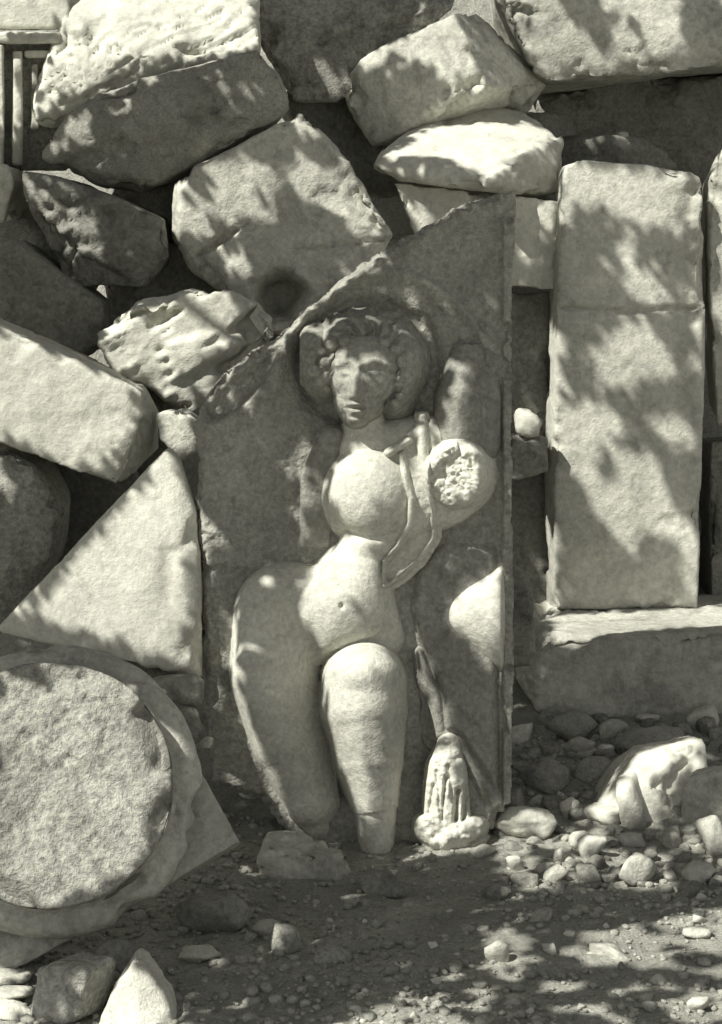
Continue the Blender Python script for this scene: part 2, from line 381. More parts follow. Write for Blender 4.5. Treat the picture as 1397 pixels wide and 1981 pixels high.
rock('boulder', 'dark backing rock in the hollow left of the leaning slab', 'rock',
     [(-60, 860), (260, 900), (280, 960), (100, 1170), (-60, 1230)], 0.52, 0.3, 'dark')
# --- carved cornice at the upper left corner
def cornice():
    o = empty('cornice_block', P(0, 330, 1.070)); b = o.location
    tag(o, 'carved block with stepped frame mouldings in the top left corner', 'cornice')
    def bar(name, x0, y0, x1, y1, d0, d1, mat):
        a = np.array([P(x, y, Y) for Y in (d0, d1) for x, y in ((x0, y0), (x1, y0), (x1, y1), (x0, y1))])
        me = refine(hull_mesh(a), 0.006, 2); v = get_v(me); n = get_n(me)
        v = v + n * (0.003 * fbm(v * 22, 3, 5))[:, None]; set_v(me, v - np.array(b)); return link(name, me, M[mat], parent=o)
    bar('block', -90, 66, 130, 330, 1.070, 1.320, 'rough')
    bar('moulding', -90, 62, 118, 84, 1.015, 1.080, 'clean')
    bar('moulding', -14, 86, 8, 320, 1.020, 1.080, 'clean')
    bar('moulding', 24, 98, 44, 320, 1.035, 1.080, 'clean')
    bar('moulding', 47, 98, 105, 112, 1.037, 1.080, 'clean')
    bar('moulding', 60, 124, 76, 250, 1.050, 1.080, 'marble')
    bar('top_slab', -120, -70, 135, 56, 1.040, 1.420, 'clean')
cornice()
# --- larger loose rocks in front
rock('boulder', 'white pointed rock standing at the bottom left edge', 'rock', [(165, 2050), (215, 1925), (258, 1856, .03), (280, 1866, .03), (330, 1950), (360, 2050), (262, 2040, -.05)], -0.93, 0.16, 'white', voxel=.006, amp=.008)
rock('boulder', 'dark flat topped block lying before the broken left leg', 'block', [(488, 1690), (500, 1652), (590, 1662), (676, 1655), (684, 1740), (640, 1765), (500, 1760)], -0.24, 0.16, 'marble', voxel=.006, amp=.006, front=[(520, 1612, .12), (560, 1604, .14), (650, 1612, .14), (672, 1630, .1)])
rock('boulder', 'bright ridged rock sloping up to the right in the rubble', 'rock', [(1140, 1598, -.03), (1196, 1512), (1238, 1462, .05), (1262, 1520, -.02), (1362, 1428, .08), (1350, 1462, .05), (1385, 1560), (1300, 1625, -.03), (1180, 1625, -.04)], 0.12, 0.20, 'clean', voxel=.006, amp=.010, fine=.008, chip=.02, smooth=1)
# --- the fill of the bank, mostly hidden in shade behind the named stones
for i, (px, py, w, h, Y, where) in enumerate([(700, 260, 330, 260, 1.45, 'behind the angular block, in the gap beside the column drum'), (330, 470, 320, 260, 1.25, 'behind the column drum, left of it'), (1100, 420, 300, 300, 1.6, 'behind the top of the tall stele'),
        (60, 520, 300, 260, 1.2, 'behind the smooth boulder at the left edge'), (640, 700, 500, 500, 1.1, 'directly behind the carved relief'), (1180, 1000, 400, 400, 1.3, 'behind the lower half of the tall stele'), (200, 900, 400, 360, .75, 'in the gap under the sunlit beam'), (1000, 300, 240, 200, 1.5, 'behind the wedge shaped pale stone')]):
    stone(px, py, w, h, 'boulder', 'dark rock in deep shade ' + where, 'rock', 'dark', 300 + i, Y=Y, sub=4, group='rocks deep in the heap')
# --- column base lying at the lower left: square plinth, torus, round bedding face
def column_base():
    c = P(112, 1532, -0.62); a = CAM - c; a /= np.linalg.norm(a); a = a + np.array([-0.10, 0.0, 0.10]); a /= np.linalg.norm(a)
    side = 0.445; h = side / 2
    e = np.array([-0.853, 0.0, -0.523]); e = e - a * (e @ a); e /= np.linalg.norm(e); g = np.cross(a, e)
    o = empty('column_pedestal', c - a * 0.07); tag(o, 'round moulded marble column base on a square plinth, tipped over', 'column base')
    B = np.stack([e, g, a], 1)
    def put(name, me, mat, amp, chip, sd):
        v = get_v(me); v = v @ B.T; n = get_n(me) @ B.T; w = v + c
        d = amp * fbm(w * 16, 4, sd) - chip * sstep(.2, .5, fbm(w * 11, 3, sd + 4)); v = v + n * d[:, None]
        set_v(me, v + a * 0.07); return link(name, me, M[mat], parent=o)
    up = max(((x, y) for x in (-h, h) for y in (-h, h)), key=lambda q: (e * q[0] + g * q[1])[2])    # this corner is knocked off
    cs = [(x, y) for x in (-h, h) for y in (-h, h) if (x, y) != up] + [(up[0] * .1, up[1]), (up[0], up[1] * .1)]
    pl = refine(hull_mesh([(x, y, z) for x, y in cs for z in (-0.07, 0.0)]), 0.006, 3)
    put('plinth', pl, 'marble', 0.005, 0.012, 3)
    def lathe(prof, seg=150):
        v = []; f = []
        for i in range(seg):
            t = 2 * math.pi * i / seg
            for r, z in prof: v.append((r * math.cos(t), r * math.sin(t), z))
        m = len(prof)
        for i in range(seg):
            for j in range(m - 1):
                p, q = i * m + j, ((i + 1) % seg) * m + j; f.append((p, q, q + 1, p + 1))
        return mesh_from(v, f)
    R = h * 1.0
    tor = [(R * 0.95, -0.004)] + [(R * 0.93 + 0.034 * math.cos(t), 0.032 + 0.034 * math.sin(t)) for t in np.linspace(-1.2, 1.5, 16)] + [(R * .90, .066), (R * .90, .076), (R * .87, .080)]
    put('torus_moulding', lathe(tor), 'marble', 0.005, 0.018, 13)
    sc = [(R * .90, .056)] + [(R * .875 - .014 * math.sin(t), .066 + .045 * t / math.pi) for t in np.linspace(0, math.pi, 10)] + [(R * .878, .118)]
    put('scotia_moulding', lathe(sc), 'grey', 0.002, 0.004, 17)
    face = refine(hull_mesh([(R * .885 * math.cos(t), R * .885 * math.sin(t), z) for t in np.linspace(0, 6.2832, 90)[:-1] for z in (.112, .140)]), 0.0045, 2)
    v = get_v(face); r = np.hypot(v[:, 0], v[:, 1]); wv = v @ B.T
    rough = sstep(-.12, .10, wv[:, 2] - 0.5 * wv[:, 0]) * (v[:, 2] > .13)
    pt = fbm(v * 34, 4, 31); v[:, 2] -= rough * (0.005 * sstep(0.0, .4, pt) + 0.008 * np.abs(fbm(v * 75, 3, 32, .7))) + 0.003 * fbm(v * 20, 3, 33) + 0.03 * sstep(.12, .4, fbm(v * 9, 3, 35)) * sstep(.68 * R, .88 * R, r) * (v[:, 2] > .12); set_v(face, v)
    put('bedding_face', face, 'rough', 0.005, 0.014, 23)
column_base()
# ------------------------------------------------------------------ the relief: slab and carved figure, worked as heights (mm) above the slab face
def rel_Y(py): return 0.085 * (1640 - np.asarray(py, float)) / 1000.0
REL = empty('relief_slab', P(690, 1640, 0.0)); RB = np.array(REL.location)
tag(REL, 'broken marble relief slab carved with a nude female figure, standing in the rubble', 'relief')
def ell(x, y, cx, cy, rx, ry, Hh, b=0.0, rot=0.0, fall=2.5):
    c, s = math.cos(rot), math.sin(rot); u = ((x - cx) * c + (y - cy) * s) / rx; w = (-(x - cx) * s + (y - cy) * c) / ry
    d = np.sqrt(u * u + w * w + 1e-9); return np.where(d < 1, b + Hh * np.sqrt(np.clip(1 - d * d, 0, 1)), b - (d - 1) * min(rx, ry) * fall)
def capz(x, y, pts, fall=2.5, power=0.5):
    best = np.full(x.shape, -1e3)
    for (x0, y0, r0, h0), (x1, y1, r1, h1) in zip(pts[:-1], pts[1:]):
        L2 = (x1 - x0) ** 2 + (y1 - y0) ** 2; t = np.clip(((x - x0) * (x1 - x0) + (y - y0) * (y1 - y0)) / L2, 0, 1)
        d = np.hypot(x - x0 - t * (x1 - x0), y - y0 - t * (y1 - y0)); r = r0 + t * (r1 - r0); h = h0 + t * (h1 - h0)
        q = d / r; best = np.maximum(best, np.where(q < 1, h * np.clip(1 - q * q, 0, 1) ** power, -(q - 1) * r * fall))
    return best
def smax(a, b, k=12.0):
    h = np.clip(0.5 + 0.5 * (a - b) / k, 0, 1); return b * (1 - h) + a * h + k * h * (1 - h)
def segd(x, y, pts):
    best = np.full(x.shape, 1e9)
    for (x0, y0), (x1, y1) in zip(pts[:-1], pts[1:]):
        t = np.clip(((x - x0) * (x1 - x0) + (y - y0) * (y1 - y0)) / ((x1 - x0) ** 2 + (y1 - y0) ** 2), 0, 1)
        best = np.minimum(best, np.hypot(x - x0 - t * (x1 - x0), y - y0 - t * (y1 - y0)))
    return best
def inpoly(x, y, pts):
    c = np.zeros(x.shape, bool); n = len(pts)
    for i in range(n):
        x0, y0 = pts[i]; x1, y1 = pts[(i + 1) % n]
        c ^= ((y0 > y) != (y1 > y)) & (x < (x1 - x0) * (y - y0) / (y1 - y0 + 1e-12) + x0)
    return c
def sdpoly(x, y, pts):
    d = segd(x, y, list(pts) + [pts[0]]); return np.where(inpoly(x, y, pts), d, -d)
def pn(x, y, s, seed, o=3): return fbm(np.stack([x / s, y / s, x * 0 + seed], -1), o, seed)
def part(name, box, fn, mat, parent=REL, step=2.0, clip=-6.0, thick=None, rough=0.8):
    xs = np.arange(box[0], box[2] + step, step); ys = np.arange(box[1], box[3] + step, step)
    X, Y = np.meshgrid(xs, ys); h, keepv = fn(X, Y)
    h = h + rough * pn(X, Y, 9, 70) + rough * 1.6 * pn(X, Y, 34, 71)
    v = P(X, Y, rel_Y(Y) - h / 1000.0).reshape(-1, 3); nx, ny = len(xs), len(ys)
    i = (np.arange(ny - 1)[:, None] * nx + np.arange(nx - 1)[None]).reshape(-1)
    q = np.stack([i, i + nx, i + nx + 1, i + 1], -1)
    kv = (keepv if keepv is not None else (h > clip)).reshape(-1)
    q = q[kv[q].all(1)] if keepv is not None else q[kv[q].any(1)]
    used = np.unique(q); mp = np.full(len(v), -1); mp[used] = np.arange(len(used)); q = mp[q]; v = v[used]
    if thick:
        e = np.concatenate([q[:, [0, 1]], q[:, [1, 2]], q[:, [2, 3]], q[:, [3, 0]]])
        key = {}
        for a, b in e.tolist(): key[(a, b)] = 1
        bd = [(a, b) for (a, b) in key if (b, a) not in key]
        bv = sorted({a for ab in bd for a in ab}); off = len(v); m2 = {a: off + k for k, a in enumerate(bv)}
        w = v[bv].copy()
        rings = [w.copy() for _ in range(4)]
        for k, r in enumerate(rings): r[:, 1] += thick * (k + 1) / 4; r += 0.002 * np.stack([fbm(r * 30, 2, 5), r[:, 0] * 0, fbm(r * 30, 2, 6)], -1)
        v = np.concatenate([v] + rings); nb = len(bv); add = []
        idx = {a: k for k, a in enumerate(bv)}
        for a, b in bd:
            ka, kb = idx[a], idx[b]; add.append((b, a, off + ka, off + kb))
            for k in range(3): add.append((off + k * nb + kb, off + k * nb + ka, off + (k + 1) * nb + ka, off + (k + 1) * nb + kb))
        q = np.concatenate([q, np.array(add)])
        # back sheet: the slab's front cells repeated at the back is not needed, it stands against the heap
    pb = RB if parent is REL else RB
    me = fast_mesh(v - pb, q); return link(name, me, M[mat], parent=parent)
OUT = [(1000, 368), (984, 372), (940, 380), (880, 404), (840, 428), (800, 452), (765, 468), (730, 490), (690, 516), (650, 552), (612, 584), (580, 604), (556, 634), (540, 656), (500, 676),
       (468, 692), (430, 724), (400, 764), (380, 800), (374, 830), (384, 900), (380, 960), (388, 1060), (388, 1150), (394, 1300), (402, 1420), (410, 1512), (450, 1530), (505, 1545), (540, 1600), (600, 1665),
       (800, 1690), (900, 1660), (955, 1600), (966, 1562), (990, 1556), (994, 1300), (992, 1000), (990, 800), (990, 600), (996, 450)]
def body_h(x, y):
    h = ell(x, y, 795, 930, 150, 105, 58)
    h = smax(h, capz(x, y, [(765, 955, 112, 66), (703, 1062, 50, 72), (676, 1150, 80, 82)]), 25)
    h = smax(h, capz(x, y, [(704, 800, 38, 44), (708, 880, 50, 56)]), 18)
    h = smax(h, capz(x, y, [(690, 868, 40, 48), (770, 866, 56, 54), (900, 856, 58, 48)]), 22)
    h = smax(h, ell(x, y, 714, 953, 79, 83, 54, 50), 12)
    stump = np.minimum(ell(x, y, 884, 915, 66, 70, 86, 34), 86 + .22 * (x - 884) - .16 * (y - 915) + 10 * pn(x, y, 40, 60) + 7 * pn(x, y, 15, 61) - 8 * sstep(50, 20, np.hypot(x - 884, y - 915)) + 4 * pn(x, y, 6, 62))
    h = smax(h, stump, 4)
    h = h - 16 * np.exp(-((np.hypot((x - 888) / 30, (y - 898) / 36) - 0.9) / 0.25) ** 2) * (x > 885) * (y < 905)
    # belly, hips and the two thighs
    def smin(ds, k=11.0): return -k * np.log(sum(np.exp(-np.clip(q, -400, 400) / k) for q in ds))
    def line(x0, y0, x1, y1): L = math.hypot(x1 - x0, y1 - y0); return ((x1 - x0) * (y - y0) - (y1 - y0) * (x - x0)) / L
    bp = smin([line(622, 1268, 566, 1170), line(566, 1170, 650, 1070), line(640, 1066, 775, 1092), line(738, 1060, 746, 1200), line(772, 1214, 612, 1272)])
    bel = np.where(bp > 0, 42 + 44 * np.sqrt(np.clip(1 - (1 - np.clip(bp / 78, 0, 1)) ** 2, 0, 1)), 42 + bp * 2.5)
    h = smax(h, capz(x, y, [(716, 1150, 44, 46), (740, 1232, 42, 32)]), 25)
    th = capz(x, y, [(556, 1190, 104, 84), (546, 1300, 103, 132), (578, 1425, 94, 132), (616, 1545, 66, 100), (632, 1596, 46, 70)], power=.4)
    xc = np.interp(y, [1150, 1300, 1425, 1560], [560, 546, 578, 625])
    th = th - 128 * np.clip((x - xc + 80) / 165, 0, 1) * sstep(1120, 1240, y)
    h = smax(h, capz(x, y, [(670, 1115, 40, 48), (612, 1146, 54, 44), (550, 1195, 90, 46)]), 30)
    h = smax(h, th, 22); h = smax(h, bel, 32)
    leg = capz(x, y, [(704, 1318, 82, 128), (703, 1372, 86, 128), (714, 1470, 67, 110), (727, 1568, 43, 88)], power=0.45)
    leg = leg + 5 * np.exp(-(((x - 694) / 40) ** 2 + ((y - 1290) / 30) ** 2)) - 3 * np.exp(-(((x - 700) / 46) ** 2 + ((y - 1338) / 14) ** 2)) + 3 * np.exp(-((x - 690 - .12 * (y - 1340)) / 16) ** 2) * sstep(1340, 1400, y) 
    low = capz(x, y, [(727, 1560, 41, 84), (729, 1650, 33, 70), (731, 1690, 40, 72)], power=0.4)
    h = np.maximum(h, np.where(y < 1570 + 12 * pn(x, y, 26, 64) + .1 * (730 - x), leg, -30)); h = smax(h, low, 4)
    # navel, groin crease, sternum
    h = h - 9 * np.exp(-(((x - 661) / 4.5) ** 2 + ((y - 1173) / 5.5) ** 2)) + 3.0 * pn(x, y, 85, 67) + 0.5 * pn(x, y, 22, 68)
    h = h - 8 * np.exp(-(segd(x, y, [(668, 1030), (715, 1043), (768, 1032)]) / 7) ** 2)
    return h
def slab_h(x, y):
    sd = sdpoly(x, y, OUT); rg = sstep(975, 930, x); sd = sd + rg * (7 * pn(x, y, 26, 81) + 4 * pn(x, y, 9, 82)) + (1 - rg) * (3 * pn(x, y, 50, 81) + 4 * np.minimum(0, pn(x, y, 18, 80)))
    h = 4 * pn(x, y, 70, 83) + 3.2 * pn(x, y, 18, 84) + 1.5 * pn(x, y, 6, 88)
    h = h - 16 * sstep(14, 2, sd) * (x < 968)
    h = h + 17 * sstep(969 + 3 * pn(x, y, 40, 78), 976, x) * sstep(400, 430, y) * (1 - .9 * sstep(.15, .4, pn(x, y, 48, 79)))                                          # plain rim at the right
    h = h + 10 * np.exp(-((segd(x, y, [(395, 790), (440, 735), (510, 690), (552, 650), (600, 600), (660, 560), (735, 500)]) - 0) / 9) ** 2)   # raised bead under the break
    h = h - 36 * sstep(1.0, 0.7, np.hypot(((x - 462) * .70 - (y - 742) * .72) / 105, ((x - 462) * .72 + (y - 742) * .70) / 40))     # hollowed leaf shape at the left
    h = h + 9 * sstep(1104, 1090, y + 6 * pn(x, y, 30, 85)) * sstep(500, 440, x) * sstep(830, 900, y)
    h = h + (5 * pn(x, y, 34, 86, 4) + 2 * pn(x, y, 7, 87)) * sstep(640, 560, x) * sstep(820, 900, y) * sstep(1150, 1090, y)        # pitted wing ground
    h = h - 26 * np.exp(-((np.hypot((x - 712) / 132, (y - 705) / 120) - 0.98) / 0.13) ** 2)                                   # channel cut round the head
    h = h + 12 * np.exp(-((np.hypot((x - 745) / 215, (y - 760) / 235) - 0.98) / 0.05) ** 2) * (y < 760)                        # faint arch above
    h = h - 18 * np.exp(-(segd(x, y, [(812, 1285), (838, 1360), (838, 1450), (808, 1560)]) / 26) ** 2)
    h = h - 22 * np.exp(-(segd(x, y, [(634, 1290), (640, 1400), (668, 1540)]) / 22) ** 2)
    return h, (sd > 0)
part('slab', (364, 356, 1010, 1700), slab_h, 'slab', thick=0.085, rough=0.9)
BODY = part('figure', (420, 770, 970, 1700), lambda x, y: (body_h(x, y), None), 'carve', rough=0.3)
# head: face with hair and ear ring as further pieces
def face_h(x, y):
    h = capz(x, y, [(706, 706, 72, 112), (704, 730, 69, 118), (697, 770, 52, 116), (690, 802, 30, 106)], power=.3)
    br = segd(x, y, [(648, 706), (674, 697), (694, 706)]); br2 = segd(x, y, [(700, 705), (728, 697), (754, 709)])
    h = h + 6 * np.exp(-(br / 7) ** 2) + 6 * np.exp(-(br2 / 6) ** 2)
    for ex in (666, 724): h = h - 11 * np.exp(-(((x - ex) / 17) ** 2 + ((y - 722) / 10) ** 2)) + 9 * np.exp(-(((x - ex) / 11) ** 2 + ((y - 723) / 5) ** 2))
    nt = np.clip((y - 706) / 60, 0, 1); h = h + (17 * (0.3 + 0.7 * nt)) * np.exp(-((x - 692 + 6 * nt) / (7 + 6 * nt)) ** 2) * sstep(698, 715, y) * sstep(776, 766, y)
    h = h - 8 * np.exp(-(((x - 692) / 20) ** 2 + ((y - 789) / 3) ** 2)) + 8 * np.exp(-(((x - 692) / 17) ** 2 + ((y - 782) / 4) ** 2)) + 8 * np.exp(-(((x - 691) / 14) ** 2 + ((y - 796) / 4.5) ** 2))
    h = h - 7 * np.exp(-(((x - 690) / 18) ** 2 + ((y - 806) / 4) ** 2)) - 9 * np.exp(-(((x - 664) / 14) ** 2 + ((y - 770) / 20) ** 2)) - 7 * np.exp(-(((x - 740) / 16) ** 2 + ((y - 775) / 20) ** 2))
    return h, None
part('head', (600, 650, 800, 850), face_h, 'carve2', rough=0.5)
def hair_h(x, y):
    cap = ell(x, y, 712, 704, 108, 96, 54, 30); cap = cap - 12 * sstep(790, 822, x)
    inner = sdpoly(x, y, [(646, 680), (700, 673), (762, 682), (770, 715), (756, 760), (736, 800), (724, 850), (668, 850), (650, 770)])
    ang = np.arctan2(y - 690, x - 705); rd = np.hypot(x - 705, y - 690)
    cap = cap + (6 * np.sin(ang * 17 + 2.2 * np.sin(rd / 11) + 3 * pn(x, y, 30, 93)) + 6 * pn(x, y, 14, 91) + 3 * pn(x, y, 7, 92)) * sstep(800, 770, x)
    cap = np.where(y > 720, cap * sstep(832, 780, y + .25 * (x - 740)), cap)
    cap = np.where(x < 660, cap - 90 * sstep(735, 765, y), cap); h = np.where(inner > 0, -30, cap)
    # curls at the left temple and the right ear
    for (cx, cy, r, b) in [(612, 662, 13, 62), (603, 690, 14, 55), (608, 716, 14, 52), (622, 736, 13, 50), (630, 700, 11, 64), (634, 752, 9, 44), (622, 678, 10, 66), (775, 702, 11, 66), (752, 728, 11, 84), (768, 733, 8, 76), (772, 766, 8, 68), (763, 780, 9, 68), (642, 666, 13, 72), (668, 661, 12, 80), (695, 659, 11, 82), (742, 664, 12, 80), (764, 676, 12, 74)]:
        h = np.maximum(h, ell(x, y, cx, cy, r, r, 12, b) - 2 * np.exp(-(np.hypot(x - cx, y - cy) / 4) ** 2))
    return h, None
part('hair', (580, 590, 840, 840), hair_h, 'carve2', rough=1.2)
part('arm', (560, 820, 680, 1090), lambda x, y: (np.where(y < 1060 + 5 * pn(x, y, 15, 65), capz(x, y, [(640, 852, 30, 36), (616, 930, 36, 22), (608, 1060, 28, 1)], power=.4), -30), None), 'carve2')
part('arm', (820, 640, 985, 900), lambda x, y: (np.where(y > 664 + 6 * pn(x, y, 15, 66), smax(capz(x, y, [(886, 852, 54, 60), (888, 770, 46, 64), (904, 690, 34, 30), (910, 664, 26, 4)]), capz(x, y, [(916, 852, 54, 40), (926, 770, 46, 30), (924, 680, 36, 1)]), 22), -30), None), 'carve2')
LC = [(790, 836), (778, 880), (786, 925), (797, 965), (795, 1012), (772, 1058), (742, 1092), (736, 1122)]
RC = [(816, 806), (818, 870), (824, 930), (840, 985), (838, 1040), (812, 1082), (775, 1116), (744, 1134)]
def clip_strap(x, y):
    b = np.maximum(body_h(x, y), 26); sd = sdpoly(x, y, LC + RC[::-1]); dl = segd(x, y, LC[1:]); dr = segd(x, y, RC)
    band = np.where(sd > -2, b + 4 + 2.5 * pn(x, y, 16, 95), -40)
    wr = 6 + 6 * sstep(960, 900, y)
    ridge = np.maximum(np.where(dl < 11, b + 20 * np.sqrt(np.clip(1 - (dl / 8.5) ** 2, 0, 1)) - 4, -40), np.where(dr < 16, b + 22 * np.sqrt(np.clip(1 - (dr / wr) ** 2, 0, 1)) - 4, -40))
    return np.maximum(band, ridge), None
part('strap', (740, 796, 870, 1150), clip_strap, 'carve', clip=-6)
part('strap_end', (730, 836, 806, 896), lambda x, y: (capz(x, y, [(752, 876, 13, 82), (790, 852, 12, 80)], power=.3), None), 'carve')
# drapery below the figure's right hip, and the gathered fold that hangs from it
def swell_h(x, y):  # bulge shaped to stand for a bright patch of sun on the slab
    def line(x0, y0, x1, y1): L = math.hypot(x1 - x0, y1 - y0); return ((x1 - x0) * (y - y0) - (y1 - y0) * (x - x0)) / L
    k = 14.0; ds = [line(968, 1296, 850, 1205), line(850, 1225, 868, 1140), line(850, 1160, 985, 1086)]
    sd = -k * np.log(sum(np.exp(-np.clip(q, -400, 400) / k) for q in ds))
    h = np.where(sd > 0, 0 + 48 * np.sqrt(np.clip(1 - (1 - np.clip(sd / 95, 0, 1)) ** 2, 0, 1)), 0 + sd * 1.5)
    return h * sstep(985, 968, x) - 10 * sstep(968, 985, x) + 1.5 * pn(x, y, 40, 77), None
part('drapery_swell', (836, 1076, 978, 1310), swell_h, 'carve', clip=-4, rough=.4)
DR = [(815, 1272), (845, 1350), (852, 1420), (884, 1432), (930, 1500), (962, 1552), (971, 1556), (971, 1030), (860, 1030), (800, 1100), (785, 1180), (798, 1240)]
def drape_h(x, y):
    sd = sdpoly(x, y, DR); ed = segd(x, y, [(812, 1262), (845, 1350), (852, 1420), (884, 1432), (930, 1500), (962, 1552)])
    low = sstep(1250, 1420, y + 0.4 * (880 - x))
    h = -9 + (23 + 18 * low) * sstep(-3, 22, sd) * sstep(1030, 1075, y) - 9 * low * sstep(18, 70, sd) + 2.5 * pn(x, y, 60, 97)
    return np.maximum(h, -9 + 31 * np.exp(-(ed / (10 + 12 * sstep(1260, 1400, y))) ** 2)), None
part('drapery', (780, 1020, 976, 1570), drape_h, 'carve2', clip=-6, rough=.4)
def fold_h(x, y):
    h = capz(x, y, [(868, 1440, 24, 42), (864, 1490, 40, 56), (864, 1570, 46, 60), (868, 1620, 54, 58)], power=.3)
    w = sstep(1470, 1500, y) * sstep(1600, 1575, y)
    h = h + w * 3 * pn(x, y, 9, 96) + (1 - w) * 6 * pn(x, y, 13, 98)
    h = h - 14 * np.exp(-(((x - 866) / 10) ** 2 + ((y - 1432) / 8) ** 2))
    for gx, g0, g1, sl, dp, wd in ((834, 1520, 1590, 5, 12, 4.0), (848, 1492, 1570, -3, 8, 3.0), (859, 1504, 1594, 4, 15, 3.4), (872, 1484, 1552, -5, 9, 5.0)): h = h - dp * np.exp(-((segd(x, y, [(gx + sl, g0), (gx - sl * .3, (g0 + g1) / 2), (gx - sl, g1)]) + 1.5 * pn(x, y, 14, 94)) / wd) ** 2)
    h = h - 26 * np.exp(-(segd(x, y, [(886, 1530), (882, 1586)]) / 4.5) ** 2) - 20 * np.exp(-(segd(x, y, [(903, 1520), (897, 1586)]) / 4) ** 2)
    for cx, cy, rx, ry, b, q in [(836, 1604, 34, 30, 40, .3), (866, 1622, 38, 26, 46, -.2), (908, 1606, 32, 22, 40, -.5), (884, 1646, 34, 11, 28, -.1), (924, 1634, 20, 12, 24, -.6)]:
        h = smax(h, ell(x, y, cx, cy, rx, ry, 24, b, q, fall=7) + 9 * pn(x, y, 16, 99), 4)
    return h, None
part('drapery_fold', (796, 1410, 960, 1675), fold_h, 'carve', clip=-6)
# ------------------------------------------------------------------ loose stones one can tell apart
S = stone
S(480, 1525, 60, 52, 'stone', 'bright white stone at the foot of the relief below its left edge', 'stone', 'white', 21)
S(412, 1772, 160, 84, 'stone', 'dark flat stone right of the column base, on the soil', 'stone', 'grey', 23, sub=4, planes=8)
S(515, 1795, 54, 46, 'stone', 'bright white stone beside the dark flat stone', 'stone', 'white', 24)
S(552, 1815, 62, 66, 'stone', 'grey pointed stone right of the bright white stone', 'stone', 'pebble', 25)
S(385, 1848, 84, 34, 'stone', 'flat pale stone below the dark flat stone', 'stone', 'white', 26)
S(135, 1905, 160, 160, 'boulder', 'rough grey rock under the plinth corner, bottom left', 'rock', 'rough', 28, sub=4)
S(225, 1850, 80, 80, 'stone', 'small grey stone behind the white pointed rock', 'stone', 'grey', 29)
for i, (py, w, m) in enumerate(((1962, 120, 'white'), (1930, 110, 'marble'), (1898, 100, 'white'))):
    S(10, py, w, 26, 'stone_flake', ('lowest', 'middle', 'topmost')[i] + ' of the flat flakes stacked in the bottom left corner', 'stone flake', m, 31 + i, sink=0.1)
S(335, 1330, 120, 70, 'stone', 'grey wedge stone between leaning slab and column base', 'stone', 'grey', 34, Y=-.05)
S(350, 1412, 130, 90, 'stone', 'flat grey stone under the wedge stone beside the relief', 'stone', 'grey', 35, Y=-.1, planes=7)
S(398, 1437, 30, 24, 'stone', 'small white stone at the left edge of the relief', 'stone', 'white', 36, Y=-.06)
S(300, 1310, 200, 120, 'boulder', 'dark stone under the leaning slab', 'stone', 'dark', 37, Y=.12)
S(1112, 1402, 110, 66, 'stone', 'rounded grey cobble below the left end of the long block', 'cobble', 'pebble', 41)
S(1183, 1412, 70, 40, 'stone', 'pale slanting stone right of the rounded grey cobble', 'stone', 'marble', 42, roll=.4)
S(1170, 1452, 44, 30, 'stone', 'small white oval stone below the pale slanting stone', 'stone', 'white', 43)
S(1252, 1390, 54, 26, 'stone', 'small pale stone under the middle of the long block', 'stone', 'white', 44)
S(1283, 1440, 150, 56, 'stone', 'long low grey stone behind the bright ridged rock', 'stone', 'pebble', 45)
S(1372, 1388, 90, 44, 'stone', 'pale stone cut by the right edge under the long block', 'stone', 'white', 46, roll=.4)
S(1150, 1490, 84, 54, 'stone', 'smooth greenish grey cobble in the middle of the rubble', 'cobble', 'pebble', 47)
S(1055, 1500, 110, 80, 'stone', 'dark round stone right of the relief rim', 'stone', 'dark', 48)
S(1225, 1545, 110, 110, 'stone', 'pale broken stone leaning on the ridged rock', 'stone', 'clean', 50, planes=7, sharp=20, rot=.9)
S(1380, 1530, 120, 130, 'boulder', 'grey rock behind the square block at the right edge', 'rock', 'marble', 51, sub=4)
S(1020, 1590, 130, 70, 'stone', 'pale curved stone at the foot of the relief rim', 'stone', 'clean', 52, sub=4)
S(1108, 1562, 50, 54, 'stone', 'bright upright pebble right of the pale curved stone', 'stone', 'white', 53)
S(1170, 1575, 110, 50, 'stone', 'flat sunlit stone left of the ridged rock', 'stone', 'clean', 54)
S(1380, 1612, 90, 95, 'stone_block', 'small square block at the right edge', 'block', 'marble', 55, planes=4, sharp=26)
S(1236, 1684, 92, 70, 'stone_block', 'cut square pale stone in the rubble, lower right', 'block', 'marble', 56, planes=4, sharp=26)
S(998, 1670, 40, 40, 'stone', 'cube shaped white chip in front of the pale curved stone', 'stone chip', 'white', 57, planes=4, sharp=26)
S(1145, 1640, 70, 50, 'stone', 'rounded pale cobble between ridged rock and soil', 'cobble', 'marble', 58)
S(1075, 1692, 50, 34, 'stone', 'small pale slanting chip before the rounded cobble', 'stone chip', 'white', 59, roll=.5)
S(1140, 1690, 50, 44, 'stone', 'grey pebble left of the cut square stone', 'pebble', 'pebble', 60)
S(1300, 1625, 46, 40, 'stone', 'pebble between ridged rock and square block', 'pebble', 'pebble', 61)
S(1222, 1625, 60, 36, 'stone', 'pale flat pebble above the cut square stone', 'pebble', 'marble', 62)
S(968, 1840, 62, 58, 'stone', 'lone white pebble on the open soil', 'pebble', 'white', 63)
S(1352, 1780, 50, 26, 'stone', 'upper of two flat white pebbles at the right edge', 'pebble', 'white', 64)
S(1350, 1806, 56, 28, 'stone', 'lower of two flat white pebbles at the right edge', 'pebble', 'white', 65)
S(1353, 1944, 48, 30, 'stone', 'white pebble in the bottom right corner', 'pebble', 'white', 66)
S(1356, 1736, 24, 22, 'stone', 'tiny white pebble above the two flat pebbles', 'pebble', 'white', 67)
S(1175, 1838, 120, 40, 'stone', 'low pale ridge of stone breaking through the soil', 'stone', 'marble', 68, sink=.4)
